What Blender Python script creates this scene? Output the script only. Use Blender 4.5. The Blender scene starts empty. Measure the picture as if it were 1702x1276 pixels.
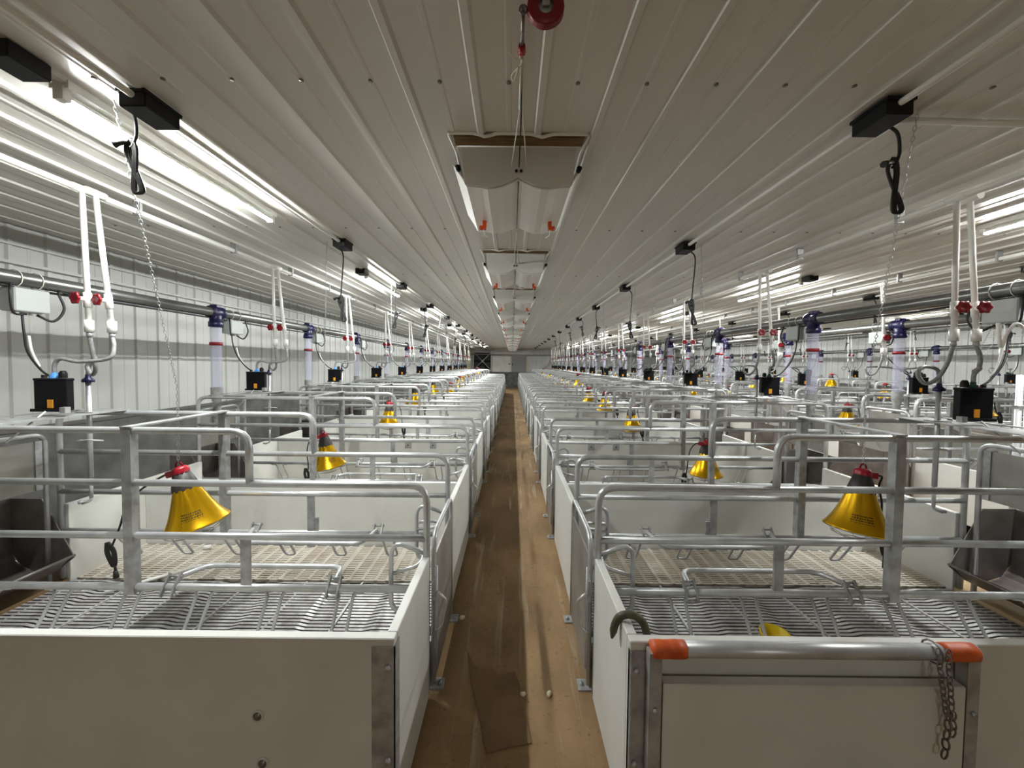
import bpy, math, random
from mathutils import Vector, Matrix
random.seed(7)
C = bpy.context.scene.collection
FZ = 0.06            # top of the concrete floor
PITCH = 1.68         # distance from pen to pen along the barn
END_Y = 26.5
BACK_Y = -5.6
WL, WR, CEIL = -3.74, 10.75, 2.70

# ------------------------------------------------------------------ materials
def mat(name, col, rough=0.5, metal=0.0, noise=None, bump=None, spec=0.5):
    m = bpy.data.materials.new(name); m.use_nodes = True
    nt = m.node_tree; b = nt.nodes['Principled BSDF']
    b.inputs['Base Color'].default_value = (*col, 1)
    b.inputs['Roughness'].default_value = rough
    b.inputs['Metallic'].default_value = metal
    b.inputs['Specular IOR Level'].default_value = spec
    if noise:
        scale, col2, lo, hi = noise[:4]
        st = noise[4] if len(noise) > 4 else (1, 1, 1)
        tc = nt.nodes.new('ShaderNodeTexCoord'); mp = nt.nodes.new('ShaderNodeMapping')
        mp.inputs['Scale'].default_value = st
        n = nt.nodes.new('ShaderNodeTexNoise'); n.inputs['Scale'].default_value = scale
        n.inputs['Detail'].default_value = 6
        r = nt.nodes.new('ShaderNodeMapRange')
        r.inputs['From Min'].default_value = lo; r.inputs['From Max'].default_value = hi
        mx = nt.nodes.new('ShaderNodeMix'); mx.data_type = 'RGBA'
        mx.inputs['A'].default_value = (*col, 1); mx.inputs['B'].default_value = (*col2, 1)
        nt.links.new(tc.outputs['Object'], mp.inputs['Vector'])
        nt.links.new(mp.outputs['Vector'], n.inputs['Vector'])
        nt.links.new(n.outputs['Fac'], r.inputs['Value'])
        nt.links.new(r.outputs['Result'], mx.inputs['Factor'])
        nt.links.new(mx.outputs['Result'], b.inputs['Base Color'])
        if bump:
            bp = nt.nodes.new('ShaderNodeBump'); bp.inputs['Strength'].default_value = bump
            bp.inputs['Distance'].default_value = 0.01
            nt.links.new(n.outputs['Fac'], bp.inputs['Height'])
            nt.links.new(bp.outputs['Normal'], b.inputs['Normal'])
    return m

def lin(r, g, b):
    f = lambda c: (c / 255 / 12.92) if c / 255 <= 0.04045 else ((c / 255 + 0.055) / 1.055) ** 2.4
    return (f(r), f(g), f(b))

M = {}
M['galv'] = mat('galvanized_steel', lin(204, 206, 207), 0.36, 0.45, (9, lin(176, 177, 178), 0.4, 0.7))
M['galv_flat'] = mat('galvanized_flat_steel', lin(182, 183, 184), 0.5, 0.4, (18, lin(150, 150, 149), 0.4, 0.65))
M['steel_dark'] = mat('stained_stainless', lin(142, 136, 132), 0.33, 0.5, (5, lin(104, 96, 92), 0.35, 0.7))
M['steel_plate'] = mat('stainless_plate', lin(170, 168, 162), 0.45, 0.6, (4, lin(140, 136, 130), 0.35, 0.7))
M['pvc'] = mat('white_board', lin(220, 220, 215), 0.42, 0, (3, lin(206, 205, 199), 0.4, 0.75))
M['pvc_pipe'] = mat('white_pipe_plastic', lin(236, 235, 230), 0.35)
M['ceil'] = mat('ceiling_sheet', lin(220, 217, 210), 0.28, 0, (0.8, lin(212, 209, 202), 0.35, 0.7))
M['wall'] = mat('wall_sheet', lin(204, 205, 202), 0.38, 0, (1.2, lin(194, 195, 190), 0.35, 0.7, (1, 1, 0.2)))
M['concrete'] = mat('grey_concrete', lin(112, 112, 111), 0.85, 0, (6, lin(84, 83, 81), 0.35, 0.7), 0.4)
M['plastic_black'] = mat('black_plastic', (0.005, 0.005, 0.006), 0.5, spec=0.25)
M['rubber'] = mat('black_rubber', (0.012, 0.012, 0.013), 0.5)
M['box_black'] = mat('satin_black_box', (0.004, 0.004, 0.006), 0.5, spec=0.2)
M['navy'] = mat('navy_plastic', lin(26, 21, 68), 0.35)
M['red'] = mat('red_plastic', lin(160, 18, 36), 0.35)
M['red_dark'] = mat('dark_red_plastic', lin(128, 10, 24), 0.4)
M['orange'] = mat('orange_plastic', lin(226, 74, 20), 0.5)
M['tape'] = mat('orange_tape', lin(214, 96, 40), 0.5, 0, (30, lin(196, 80, 34), 0.45, 0.65))
M['label'] = mat('orange_label', lin(238, 160, 36), 0.5)
M['blue'] = mat('blue_fitting', lin(80, 150, 222), 0.4)
M['green'] = mat('green_fitting', lin(18, 84, 70), 0.4)
M['gold'] = mat('gold_aluminium', lin(232, 180, 26), 0.26, 0.85)
M['ink'] = mat('black_print', lin(70, 52, 8), 0.6)
M['fins'] = mat('dark_grey_housing', lin(58, 54, 52), 0.5)
M['wire'] = mat('bright_wire', lin(185, 185, 185), 0.3, 0.9)
M['hose'] = mat('grey_hose', lin(150, 151, 150), 0.35, 0, (50, lin(130, 131, 130), 0.4, 0.6))
M['grey_box'] = mat('grey_enclosure', lin(176, 180, 178), 0.45)
M['wood'] = mat('raw_timber', lin(128, 102, 64), 0.8, 0, (7, lin(100, 78, 46), 0.4, 0.65, (1, 8, 8)))
M['wood_pale'] = mat('pale_timber', lin(208, 180, 138), 0.7, 0, (7, lin(180, 150, 108), 0.4, 0.65, (8, 1, 8)))
M['slat_iron'] = mat('slat_steel', lin(196, 195, 194), 0.42, 0.35, (14, lin(160, 154, 152), 0.4, 0.68))
M['slat_plastic'] = mat('slat_plastic', lin(218, 212, 200), 0.6, 0, (5, lin(196, 182, 166), 0.4, 0.7))
M['rope'] = mat('white_rope', lin(224, 220, 208), 0.8)
M['olive'] = mat('olive_rubber', lin(78, 74, 52), 0.55, 0, (20, lin(48, 46, 34), 0.4, 0.65))
M['yellow'] = mat('yellow_plastic', lin(226, 196, 20), 0.45)
M['bulbglass'] = mat('inactive_bulb', lin(150, 60, 50), 0.2)
M['door_grey'] = mat('grey_door_paint', lin(140, 140, 142), 0.5)
M['post'] = mat('yellowed_post', lin(190, 186, 150), 0.6)
M['fan_dark'] = mat('dark_fan_steel', lin(40, 42, 42), 0.5, 0.5)
M['board'] = mat('floor_board', lin(140, 112, 80), 0.8, 0, (4, lin(112, 88, 62), 0.35, 0.7), 0.2)
M['crumb'] = mat('cream_crumbs', lin(226, 216, 190), 0.8)
M['screw'] = mat('grey_screw', lin(128, 124, 116), 0.4, 0.6)
M['pit'] = mat('shaded_pit_concrete', lin(62, 58, 54), 0.6, 0, (3, lin(44, 40, 37), 0.4, 0.7))  # shade below the slats is put into this dark colour
M['pipe_dark'] = mat('weathered_pipe', lin(136, 137, 135), 0.3, 0.75, (6, lin(100, 100, 98), 0.4, 0.7, (3, 0.5, 3)))
M['strip_dark'] = mat('aged_strip', lin(98, 96, 92), 0.6)

def emit(name, col, s):
    m = bpy.data.materials.new(name); m.use_nodes = True
    nt = m.node_tree; nt.nodes.remove(nt.nodes['Principled BSDF'])
    e = nt.nodes.new('ShaderNodeEmission')
    e.inputs['Color'].default_value = (*col, 1); e.inputs['Strength'].default_value = s
    nt.links.new(e.outputs['Emission'], nt.nodes['Material Output'].inputs['Surface'])
    return m
M['tube'] = emit('lit_tube', (0.97, 1.0, 0.98), 140.0)

def clear(name, tint, fac):
    m = bpy.data.materials.new(name); m.use_nodes = True
    nt = m.node_tree; b = nt.nodes['Principled BSDF']
    b.inputs['Base Color'].default_value = (*lin(206, 206, 226), 1)
    b.inputs['Roughness'].default_value = 0.12
    t = nt.nodes.new('ShaderNodeBsdfTransparent'); t.inputs['Color'].default_value = (*tint, 1)
    mx = nt.nodes.new('ShaderNodeMixShader'); mx.inputs['Fac'].default_value = fac
    nt.links.new(t.outputs[0], mx.inputs[1]); nt.links.new(b.outputs[0], mx.inputs[2])
    nt.links.new(mx.outputs[0], nt.nodes['Material Output'].inputs['Surface'])
    return m
M['clear'] = clear('clear_tube_plastic', (0.95, 0.95, 0.98), 0.30)

def floor_mat():
    m = mat('sandy_concrete', lin(150, 124, 90), 0.75)
    nt = m.node_tree; b = nt.nodes['Principled BSDF']
    tc = nt.nodes.new('ShaderNodeTexCoord')
    def noise(scale, st, detail=8):
        mp = nt.nodes.new('ShaderNodeMapping'); mp.inputs['Scale'].default_value = st
        n = nt.nodes.new('ShaderNodeTexNoise'); n.inputs['Scale'].default_value = scale; n.inputs['Detail'].default_value = detail
        n.inputs['Roughness'].default_value = 0.6
        nt.links.new(tc.outputs['Object'], mp.inputs['Vector']); nt.links.new(mp.outputs['Vector'], n.inputs['Vector'])
        return n
    def mix(a, bcol, fac, lo, hi):
        r = nt.nodes.new('ShaderNodeMapRange'); r.inputs['From Min'].default_value = lo; r.inputs['From Max'].default_value = hi
        nt.links.new(fac, r.inputs['Value'])
        x = nt.nodes.new('ShaderNodeMix'); x.data_type = 'RGBA'
        nt.links.new(r.outputs[0], x.inputs['Factor'])
        if isinstance(a, tuple): x.inputs['A'].default_value = (*a, 1)
        else: nt.links.new(a, x.inputs['A'])
        x.inputs['B'].default_value = (*bcol, 1)
        return x.outputs['Result']
    n1 = noise(2.2, (1, 0.5, 1)); n2 = noise(5, (3.5, 0.22, 1)); n3 = noise(40, (1, 1, 1))
    c = mix(lin(160, 130, 92), lin(116, 90, 60), n1.outputs['Fac'], 0.38, 0.68)
    c = mix(c, lin(176, 160, 134), n2.outputs['Fac'], 0.56, 0.74)
    c = mix(c, lin(96, 72, 46), n3.outputs['Fac'], 0.58, 0.8)
    nt.links.new(c, b.inputs['Base Color'])
    bp = nt.nodes.new('ShaderNodeBump'); bp.inputs['Strength'].default_value = 0.25; bp.inputs['Distance'].default_value = 0.01
    nt.links.new(n3.outputs['Fac'], bp.inputs['Height']); nt.links.new(bp.outputs['Normal'], b.inputs['Normal'])
    return m
M['floor'] = floor_mat()

# ------------------------------------------------------------------ mesh builder
def fillet(pts, r, n=5, closed=False):
    pts = [Vector(p) for p in pts]; out = []
    N = len(pts)
    for i, p in enumerate(pts):
        if not closed and i in (0, N - 1): out.append(p); continue
        a, b = pts[i - 1], pts[(i + 1) % N]
        d1 = (a - p); d2 = (b - p); l1, l2 = d1.length, d2.length
        if l1 < 1e-6 or l2 < 1e-6: continue
        d1 /= l1; d2 /= l2
        if d1.dot(d2) < -0.999: out.append(p); continue
        ang = d1.angle(d2)
        t = min(r / math.tan(ang / 2), 0.48 * l1, 0.48 * l2)
        s, e = p + d1 * t, p + d2 * t
        for k in range(n + 1):
            u = k / n
            out.append(s * (1 - u) ** 2 + p * 2 * u * (1 - u) + e * u * u)
    return out

def spline(pts, n=6):
    pts = [Vector(p) for p in pts]; out = []
    P = [pts[0] * 2 - pts[1]] + pts + [pts[-1] * 2 - pts[-2]]
    for i in range(1, len(P) - 2):
        a, b, c, d = P[i - 1:i + 3]
        for k in range(n):
            t = k / n
            out.append(0.5 * ((2 * b) + (c - a) * t + (2 * a - 5 * b + 4 * c - d) * t * t + (3 * b - a - 3 * c + d) * t ** 3))
    out.append(pts[-1]); return out

class MB:
    def __init__(self): self.v, self.f, self.m, self.s, self.mats = [], [], [], [], []
    def mi(self, m):
        if m not in self.mats: self.mats.append(m)
        return self.mats.index(m)
    def add(self, vs, fs, m, smooth=False):
        o = len(self.v); k = self.mi(m)
        self.v += [Vector(p) for p in vs]
        for f in fs:
            self.f.append([i + o for i in f]); self.m.append(k); self.s.append(smooth)
        return self
    def box(self, m, x0, x1, y0, y1, z0, z1, rot=None, at=None, bev=0.0):
        if bev > 0:
            return self.bbox(m, x0, x1, y0, y1, z0, z1, bev, rot, at)
        vs = [(x, y, z) for z in (z0, z1) for y in (y0, y1) for x in (x0, x1)]
        if rot is not None:
            q = Vector(at or (0, 0, 0)); vs = [q + rot @ Vector(p) for p in vs]
        return self.add(vs, [(0, 2, 3, 1), (4, 5, 7, 6), (0, 1, 5, 4), (2, 6, 7, 3), (0, 4, 6, 2), (1, 3, 7, 5)], m)
    def bbox(self, m, x0, x1, y0, y1, z0, z1, b, rot=None, at=None):
        # chamfered box: each corner gives three points
        vs = []; idx = {}
        X, Y, Z = (x0, x1), (y0, y1), (z0, z1)
        for i in (0, 1):
            for j in (0, 1):
                for k in (0, 1):
                    dx = b if i == 0 else -b; dy = b if j == 0 else -b; dz = b if k == 0 else -b
                    for ax, p in (('x', (X[i], Y[j] + dy, Z[k] + dz)), ('y', (X[i] + dx, Y[j], Z[k] + dz)), ('z', (X[i] + dx, Y[j] + dy, Z[k]))):
                        idx[(i, j, k, ax)] = len(vs); vs.append(p)
        fs = []
        for a in (0, 1):
            q = [idx[(a, j, k, 'x')] for j, k in ((0, 0), (1, 0), (1, 1), (0, 1))]; fs.append(q if a else q[::-1])
            q = [idx[(j, a, k, 'y')] for j, k in ((0, 0), (1, 0), (1, 1), (0, 1))]; fs.append(q[::-1] if a else q)
            q = [idx[(j, k, a, 'z')] for j, k in ((0, 0), (1, 0), (1, 1), (0, 1))]; fs.append(q if a else q[::-1])
        for i in (0, 1):
            for j in (0, 1):
                fs.append([idx[(i, j, 0, 'x')], idx[(i, j, 1, 'x')], idx[(i, j, 1, 'y')], idx[(i, j, 0, 'y')]])
                fs.append([idx[(i, 0, j, 'x')], idx[(i, 1, j, 'x')], idx[(i, 1, j, 'z')], idx[(i, 0, j, 'z')]])
                fs.append([idx[(0, i, j, 'y')], idx[(1, i, j, 'y')], idx[(1, i, j, 'z')], idx[(0, i, j, 'z')]])
                for k in (0, 1): fs.append([idx[(i, j, k, 'x')], idx[(i, j, k, 'y')], idx[(i, j, k, 'z')]])
        if rot is not None:
            q = Vector(at or (0, 0, 0)); vs = [q + rot @ Vector(p) for p in vs]
        return self.add(vs, fs, m)
    def tube(self, m, pts, r, n=8, closed=False, caps=True):
        pts = [Vector(p) for p in pts]
        P = [pts[0]]
        for p in pts[1:]:
            if (p - P[-1]).length > 1e-5: P.append(p)
        if closed and (P[0] - P[-1]).length < 1e-5: P.pop()
        N = len(P)
        if N < 2: return self
        tang = []
        for i in range(N):
            a = P[i - 1] if (i or closed) else P[0]; b = P[(i + 1) % N] if (i < N - 1 or closed) else P[-1]
            t = (b - a); tang.append(t.normalized() if t.length > 1e-9 else Vector((0, 0, 1)))
        ref = Vector((0, 0, 1)) if abs(tang[0].z) < 0.9 else Vector((1, 0, 0))
        nrm = (ref - tang[0] * ref.dot(tang[0])).normalized()
        vs = []
        for i in range(N):
            if i:
                q = tang[i - 1].rotation_difference(tang[i]); nrm = q @ nrm
                nrm = (nrm - tang[i] * nrm.dot(tang[i])).normalized()
            bn = tang[i].cross(nrm)
            rr = r[i] if isinstance(r, (list, tuple)) else r
            for k in range(n):
                a = 2 * math.pi * k / n
                vs.append(P[i] + (nrm * math.cos(a) + bn * math.sin(a)) * rr)
        fs = []
        for i in range(N if closed else N - 1):
            j = (i + 1) % N
            for k in range(n):
                l = (k + 1) % n
                fs.append((i * n + k, i * n + l, j * n + l, j * n + k))
        self.add(vs, fs, m, True)
        if caps and not closed:
            o = len(self.v) - len(vs)
            self.f.append([o + k for k in range(n)][::-1]); self.m.append(self.mi(m)); self.s.append(False)
            self.f.append([o + (N - 1) * n + k for k in range(n)]); self.m.append(self.mi(m)); self.s.append(False)
        return self
    def cyl(self, m, p0, p1, r, n=10, r1=None):
        return self.tube(m, [p0, p1], [r, r if r1 is None else r1], n)
    def lathe(self, m, prof, n=20, at=(0, 0, 0), rot=None, smooth=True, cap0=False, cap1=False, wob=None):
        vs = []; at = Vector(at)
        for i, (r, z) in enumerate(prof):
            for k in range(n):
                a = 2 * math.pi * k / n
                q = r * (1 + (wob(a) if wob else 0))
                p = Vector((q * math.cos(a), q * math.sin(a), z))
                vs.append(at + (rot @ p if rot is not None else p))
        fs = []
        for i in range(len(prof) - 1):
            for k in range(n):
                l = (k + 1) % n
                fs.append((i * n + k, i * n + l, (i + 1) * n + l, (i + 1) * n + k))
        if cap0: fs.append(tuple(range(n))[::-1])
        if cap1: fs.append(tuple((len(prof) - 1) * n + k for k in range(n)))
        return self.add(vs, fs, m, smooth)
    def prism(self, m, poly, f0, f1):
        """poly of 2-D points; f0/f1 map a 2-D point to the two end faces"""
        n = len(poly)
        vs = [f0(*p) for p in poly] + [f1(*p) for p in poly]
        fs = [tuple(range(n))[::-1], tuple(range(n, 2 * n))]
        fs += [(i, (i + 1) % n, n + (i + 1) % n, n + i) for i in range(n)]
        return self.add(vs, fs, m)
    def sheet(self, m, prof, f, t):
        """open profile [(a,b)] given thickness t along its normal; f(a,b,e) with e in (0,1) the two ends"""
        L = []; Rr = []
        for i, p in enumerate(prof):
            a = prof[max(i - 1, 0)]; b = prof[min(i + 1, len(prof) - 1)]
            d = Vector((b[0] - a[0], b[1] - a[1])).normalized()
            nx, ny = -d.y, d.x
            L.append((p[0] + nx * t / 2, p[1] + ny * t / 2)); Rr.append((p[0] - nx * t / 2, p[1] - ny * t / 2))
        loop = L + Rr[::-1]; n = len(loop); k = len(prof)
        vs = [f(*p, 0) for p in loop] + [f(*p, 1) for p in loop]
        fs = [(i, (i + 1) % n, n + (i + 1) % n, n + i) for i in range(n)]
        for e in (0, 1):
            for i in range(k - 1):
                q = (i + e * n, i + 1 + e * n, n - 2 - i + e * n, n - 1 - i + e * n)
                fs.append(q if e else q[::-1])
        return self.add(vs, fs, m)
    def mesh(self, name, s=1, dz=0.0):
        me = bpy.data.meshes.new(name)
        vs = [(p.x * s, p.y, p.z + dz) for p in self.v]
        fs = self.f if s > 0 else [f[::-1] for f in self.f]
        me.from_pydata(vs, [], fs)
        for m in self.mats: me.materials.append(m)
        me.polygons.foreach_set('material_index', self.m)
        me.polygons.foreach_set('use_smooth', self.s)
        me.update()
        import bmesh
        bm = bmesh.new(); bm.from_mesh(me); bmesh.ops.recalc_face_normals(bm, faces=bm.faces); bm.to_mesh(me); bm.free()
        return me

def link(name, data, parent=None, loc=None):
    o = bpy.data.objects.new(name, data); C.objects.link(o)
    if parent: o.parent = parent
    if loc is not None: o.location = loc
    return o
def tag(o, label=None, cat=None, group=None, kind=None):
    if label: o['label'] = label
    if cat: o['category'] = cat
    if group: o['group'] = group
    if kind: o['kind'] = kind
    return o
def struct(name, mb): return tag(link(name, mb.mesh(name)), kind='structure')

class T:
    """A thing's template: parts [(name, mesh, label, [(sub name, mesh, label)])]; or one mesh for far copies."""
    def __init__(self, name, s=1, dz=0.0): self.name, self.s, self.dz, self.parts = name, s, dz, []
    def part(self, name, mb, label=None):
        self.parts.append([name, mb.mesh(name, self.s, self.dz), label, []]); return self
    def sub(self, name, mb, label=None):
        self.parts[-1][3].append((name, mb.mesh(name, self.s, self.dz), label)); return self
    def one(self, mb): self.single = mb.mesh(self.name, self.s, self.dz); return self
    def put(self, loc, label, cat, group=None, far=False, rot=None):
        root = link(self.name, self.single if far else None, None, loc)
        if not far: root.empty_display_size = 0.1
        if rot: root.rotation_euler = rot
        tag(root, label, cat, group)
        if not far:
            for n, me, lb, subs in self.parts:
                o = link(n, me, root)
                if lb: o['label'] = lb
                for n2, me2, lb2 in subs:
                    q = link(n2, me2, o)
                    if lb2: q['label'] = lb2
        return root

ORD = 'first second third fourth fifth sixth seventh eighth ninth tenth eleventh twelfth thirteenth fourteenth fifteenth sixteenth seventeenth eighteenth'.split()
# rows: s = direction from the aisle end to the head end; x0 = aisle plane; c0 = first crate centre
ROWS = {
    'L':  dict(s=-1, x0=-0.385, c0=2.135, k0=0, k1=12, phrase='in the row between aisle and near wall', short='near wall row', water=-2.37, sock=-1.40, grp='by the near wall', full=5),
    'R1': dict(s=1, x0=0.405, c0=2.135, k0=0, k1=14, phrase='in the row between aisle and feed alley', short='aisle and alley row', water=2.43, sock=1.41, grp='between aisle and feed alley', full=5),
    'R2': dict(s=-1, x0=6.66, c0=2.62, k0=1, k1=14, phrase='in the row just beyond the feed alley', short='row beyond the feed alley', water=4.12, sock=4.95, grp='beyond the feed alley', full=3),
    'R3': dict(s=1, x0=7.46, c0=2.40, k0=2, k1=14, phrase='in the row along the far side wall', short='far side wall row', water=9.4, sock=8.8, grp='along the far side wall', full=0),
}
LEN = 2.47
RZ = (1.365, 1.115, 0.86, 0.61)    # rail heights
HW = 0.30                          # half width of a crate
SLAT = 0.28                        # top of the slatted floor
TOP = 0.775                        # top of the white panels

# ------------------------------------------------------------------ the crate
def crate_parts(n, fine=True):
    """list of (part name, MB, label, [(sub, MB, label)]) in pen coordinates u, v, z"""
    g, gf = M['galv'], M['galv_flat']; out = []
    R = 0.0165; fb = 5 if fine else 2
    for sv in (-1, 1):
        v = sv * HW
        out.append(('top_rail', MB().tube(g, fillet([(0.86, v, RZ[1]), (0.86, v, RZ[0]), (LEN, v, RZ[0]), (LEN, v, 0.30)], 0.085, fb), R, n), None, []))
        out.append(('upper_rail', MB().tube(g, fillet([(LEN, v, RZ[1]), (0.015, v, RZ[1]), (0.015, v, SLAT - 0.18)], 0.085, fb), R, n), None, []))
        out.append(('middle_rail', MB().tube(g, [(LEN, v, RZ[2]), (0.02, v, RZ[2])], R, n), None, []))
        out.append(('lower_rail', MB().tube(g, [(LEN, v, RZ[3]), (0.10, v, RZ[3])], R, n), None, []))
        out.append(('post', MB().box(gf, 1.405, 1.45, v - 0.02, v + 0.02, RZ[3] - 0.03, RZ[0] + 0.005), 'flat grey steel post', []))
        zz = (RZ[3] - 0.01, RZ[2]) if sv < 0 else (RZ[3] - 0.09, RZ[2])
        b = MB().box(gf, 0.86, 0.905, v - 0.006, v + 0.006, *zz)
        if sv > 0 and fine: b.box(gf, 0.835, 0.865, v - 0.004, v + 0.004, RZ[3] + 0.01, RZ[3] + 0.10)
        out.append(('strut', b, None, []))
        for k in range(6):
            u = 0.40 + 0.34 * k; h = 0.034
            bot = RZ[3] - 0.20; vo = v + sv * 0.115
            path = [(u - h - 0.05, v, RZ[3] - 0.016), (u - h, v, RZ[3] - 0.018), (u - h, vo, bot), (u + h, vo, bot), (u + h, v, RZ[3] - 0.018), (u + h + 0.05, v, RZ[3] - 0.016)]
            out.append(('anti_crush_finger', MB().tube(g, fillet(path, 0.03, 4 if fine else 1), 0.0075, 6 if fine else 4), None, []))
        # swing bar on the inside, held by two clamps
        iv = v - sv * 0.17; z = RZ[3]
        sb = MB().tube(g, fillet([(0.46, v - sv * 0.02, z + 0.03), (0.50, iv, z + 0.015), (1.20, iv, z + 0.015), (1.24, v - sv * 0.02, z + 0.03)], 0.07, fb), 0.0125, n)
        subs = []
        for u in (0.46, 1.24):
            c = MB()
            for du in (-0.026, 0.026):
                c.prism(gf, [(v - 0.030, z - 0.035), (v + 0.030, z + 0.045), (v + 0.018, z + 0.06), (v - 0.042, z - 0.02)],
                        lambda a, b_, d=du: (u + d - 0.004, a, b_), lambda a, b_, d=du: (u + d + 0.004, a, b_))
            c.cyl(gf, (u - 0.036, v - 0.024, z - 0.026), (u + 0.036, v - 0.024, z - 0.026), 0.006, 6)
            c.cyl(gf, (u - 0.036, v + 0.02, z + 0.042), (u + 0.036, v + 0.02, z + 0.042), 0.006, 6)
            subs.append(('clamp', c, None))
        out.append(('swing_bar', sb, None, subs))
        # curved bumper at the rear end
        w = v - sv * 0.045
        bp = MB().tube(g, fillet([(0.02, w, 0.76), (0.20, w, 0.83), (0.20, w, 0.50), (0.10, w, 0.42), (0.02, w, 0.42)], 0.06, fb), 0.0115, n)
        bp.tube(g, fillet([(0.20, w, 0.66), (0.06, w - sv * 0.03, 0.69), (0.05, w - sv * 0.13, 0.77), (0.15, w - sv * 0.15, 0.77)], 0.06, fb), 0.0095, n)
        out.append(('bumper_bar', bp, None, []))
        v = -0.205 if sv < 0 else 0.30
        ft = MB().box(gf, -0.055, 0.055, v - 0.035, v + 0.035, FZ, FZ + 0.008).box(gf, 0.0, 0.03, v - 0.02, v + 0.02, FZ, 0.30)
        if fine: ft.lathe(gf, [(0.011, FZ + 0.008), (0.011, FZ + 0.018)], 6, (-0.035, v, 0), cap1=True)
        out.append(('foot_plate', ft, None, []))
    out.append(('cross_bar', MB().box(gf, 1.40, 1.455, -HW - 0.02, HW + 0.02, RZ[0] + 0.012, RZ[0] + 0.020), None, []))
    out.append(('cross_bar', MB().box(gf, 0.855, 0.895, -HW - 0.02, HW + 0.02, RZ[0] - 0.004, RZ[0] + 0.004) if False else
                MB().box(gf, 2.33, 2.36, -HW - 0.02, HW + 0.02, RZ[0] + 0.016, RZ[0] + 0.022), None, []))
    out.append(('mounting_plate', MB().box(gf, 2.03, 2.23, -HW - 0.02, HW + 0.02, RZ[0] + 0.016, RZ[0] + 0.021), None, []))
    # rear gate
    gh = MB().tube(g, fillet([(-0.012, -0.265, 0.12), (-0.012, -0.265, 0.865), (-0.012, 0.265, 0.865), (-0.012, 0.265, 0.12)], 0.09, fb), 0.0125, n)
    gp = MB().box(M['steel_plate'], -0.018, -0.008, -0.255, 0.255, 0.12, 0.755)
    la = MB().box(gf, -0.03, -0.016, -0.305, -0.245, 0.56, 0.66).tube(g, fillet([(-0.035, -0.30, 0.60), (-0.075, -0.28, 0.55), (-0.055, -0.28, 0.42), (-0.025, -0.29, 0.40)], 0.03, 3), 0.007, 6)
    la.cyl(g, (-0.03, -0.285, 0.72), (-0.03, -0.285, 0.22), 0.006, 6)
    out.append(('rear_gate', gh, None, [('gate_panel', gp, 'dull grey sheet of the rear gate'), ('latch', la, None)]))
    # head gate
    hg = MB().tube(g, fillet([(LEN + 0.03, -0.27, 0.30), (LEN + 0.03, -0.27, 1.235), (LEN + 0.03, 0.25, 1.235), (LEN + 0.03, 0.25, 0.30)], 0.07, fb), 0.0135, n)
    hp = MB().box(M['steel_plate'], LEN + 0.02, LEN + 0.026, -0.25, 0.19, 0.90, 1.20)
    for z in (0.94, 1.05, 1.16):
        if fine: hp.cyl(gf, (LEN + 0.012, 0.205, z), (LEN + 0.03, 0.205, z), 0.010, 6)
    hp.box(gf, LEN + 0.014, LEN + 0.03, 0.188, 0.222, 0.90, 1.20)
    out.append(('head_gate', hg, None, [('head_plate', hp, 'dull stainless plate')]))
    # trough
    sd = M['steel_dark']; tr = MB()
    prof = [(2.76, 0.82), (2.76, 0.55)]
    for a in range(0, 91, 15):
        t = math.radians(a); prof.append((2.59 + 0.17 * math.cos(t), 0.50 - 0.15 * math.sin(t)))
    prof += [(2.47, 0.365), (2.385, 0.455), (2.37, 0.455)]
    tr.sheet(sd, prof, lambda a, b_, e: (a, -0.275 if e == 0 else 0.275, b_), 0.005)
    side = [(2.76, 0.82), (2.76, 0.48), (2.70, 0.39), (2.59, 0.35), (2.47, 0.365), (2.365, 0.45), (2.40, 0.52), (2.56, 0.82)]
    for v in (-0.275, 0.275):
        tr.prism(sd, side, lambda a, b_, q=v: (a, q - 0.003, b_), lambda a, b_, q=v: (a, q + 0.003, b_))
    tr.tube(sd, [(2.37, -0.28, 0.46), (2.37, 0.28, 0.46)], 0.009, 6)
    out.append(('feed_trough', tr, 'stained dark feed trough', []))
    return out

def join_parts(parts):
    b = MB()
    for _, mb, _, subs in parts:
        for q in [mb] + [x[1] for x in subs]:
            o = len(b.v); b.v += q.v
            for f, mi, sm in zip(q.f, q.m, q.s):
                b.f.append([i + o for i in f]); b.m.append(b.mi(q.mats[mi])); b.s.append(sm)
    return b

def make_template(name, parts, far_parts, s, dz=0.0):
    t = T(name, s, dz)
    for n, mb, lb, subs in parts:
        t.part(n, mb, lb)
        for n2, mb2, lb2 in subs: t.sub(n2, mb2, lb2)
    t.one(join_parts(far_parts)); return t

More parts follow.
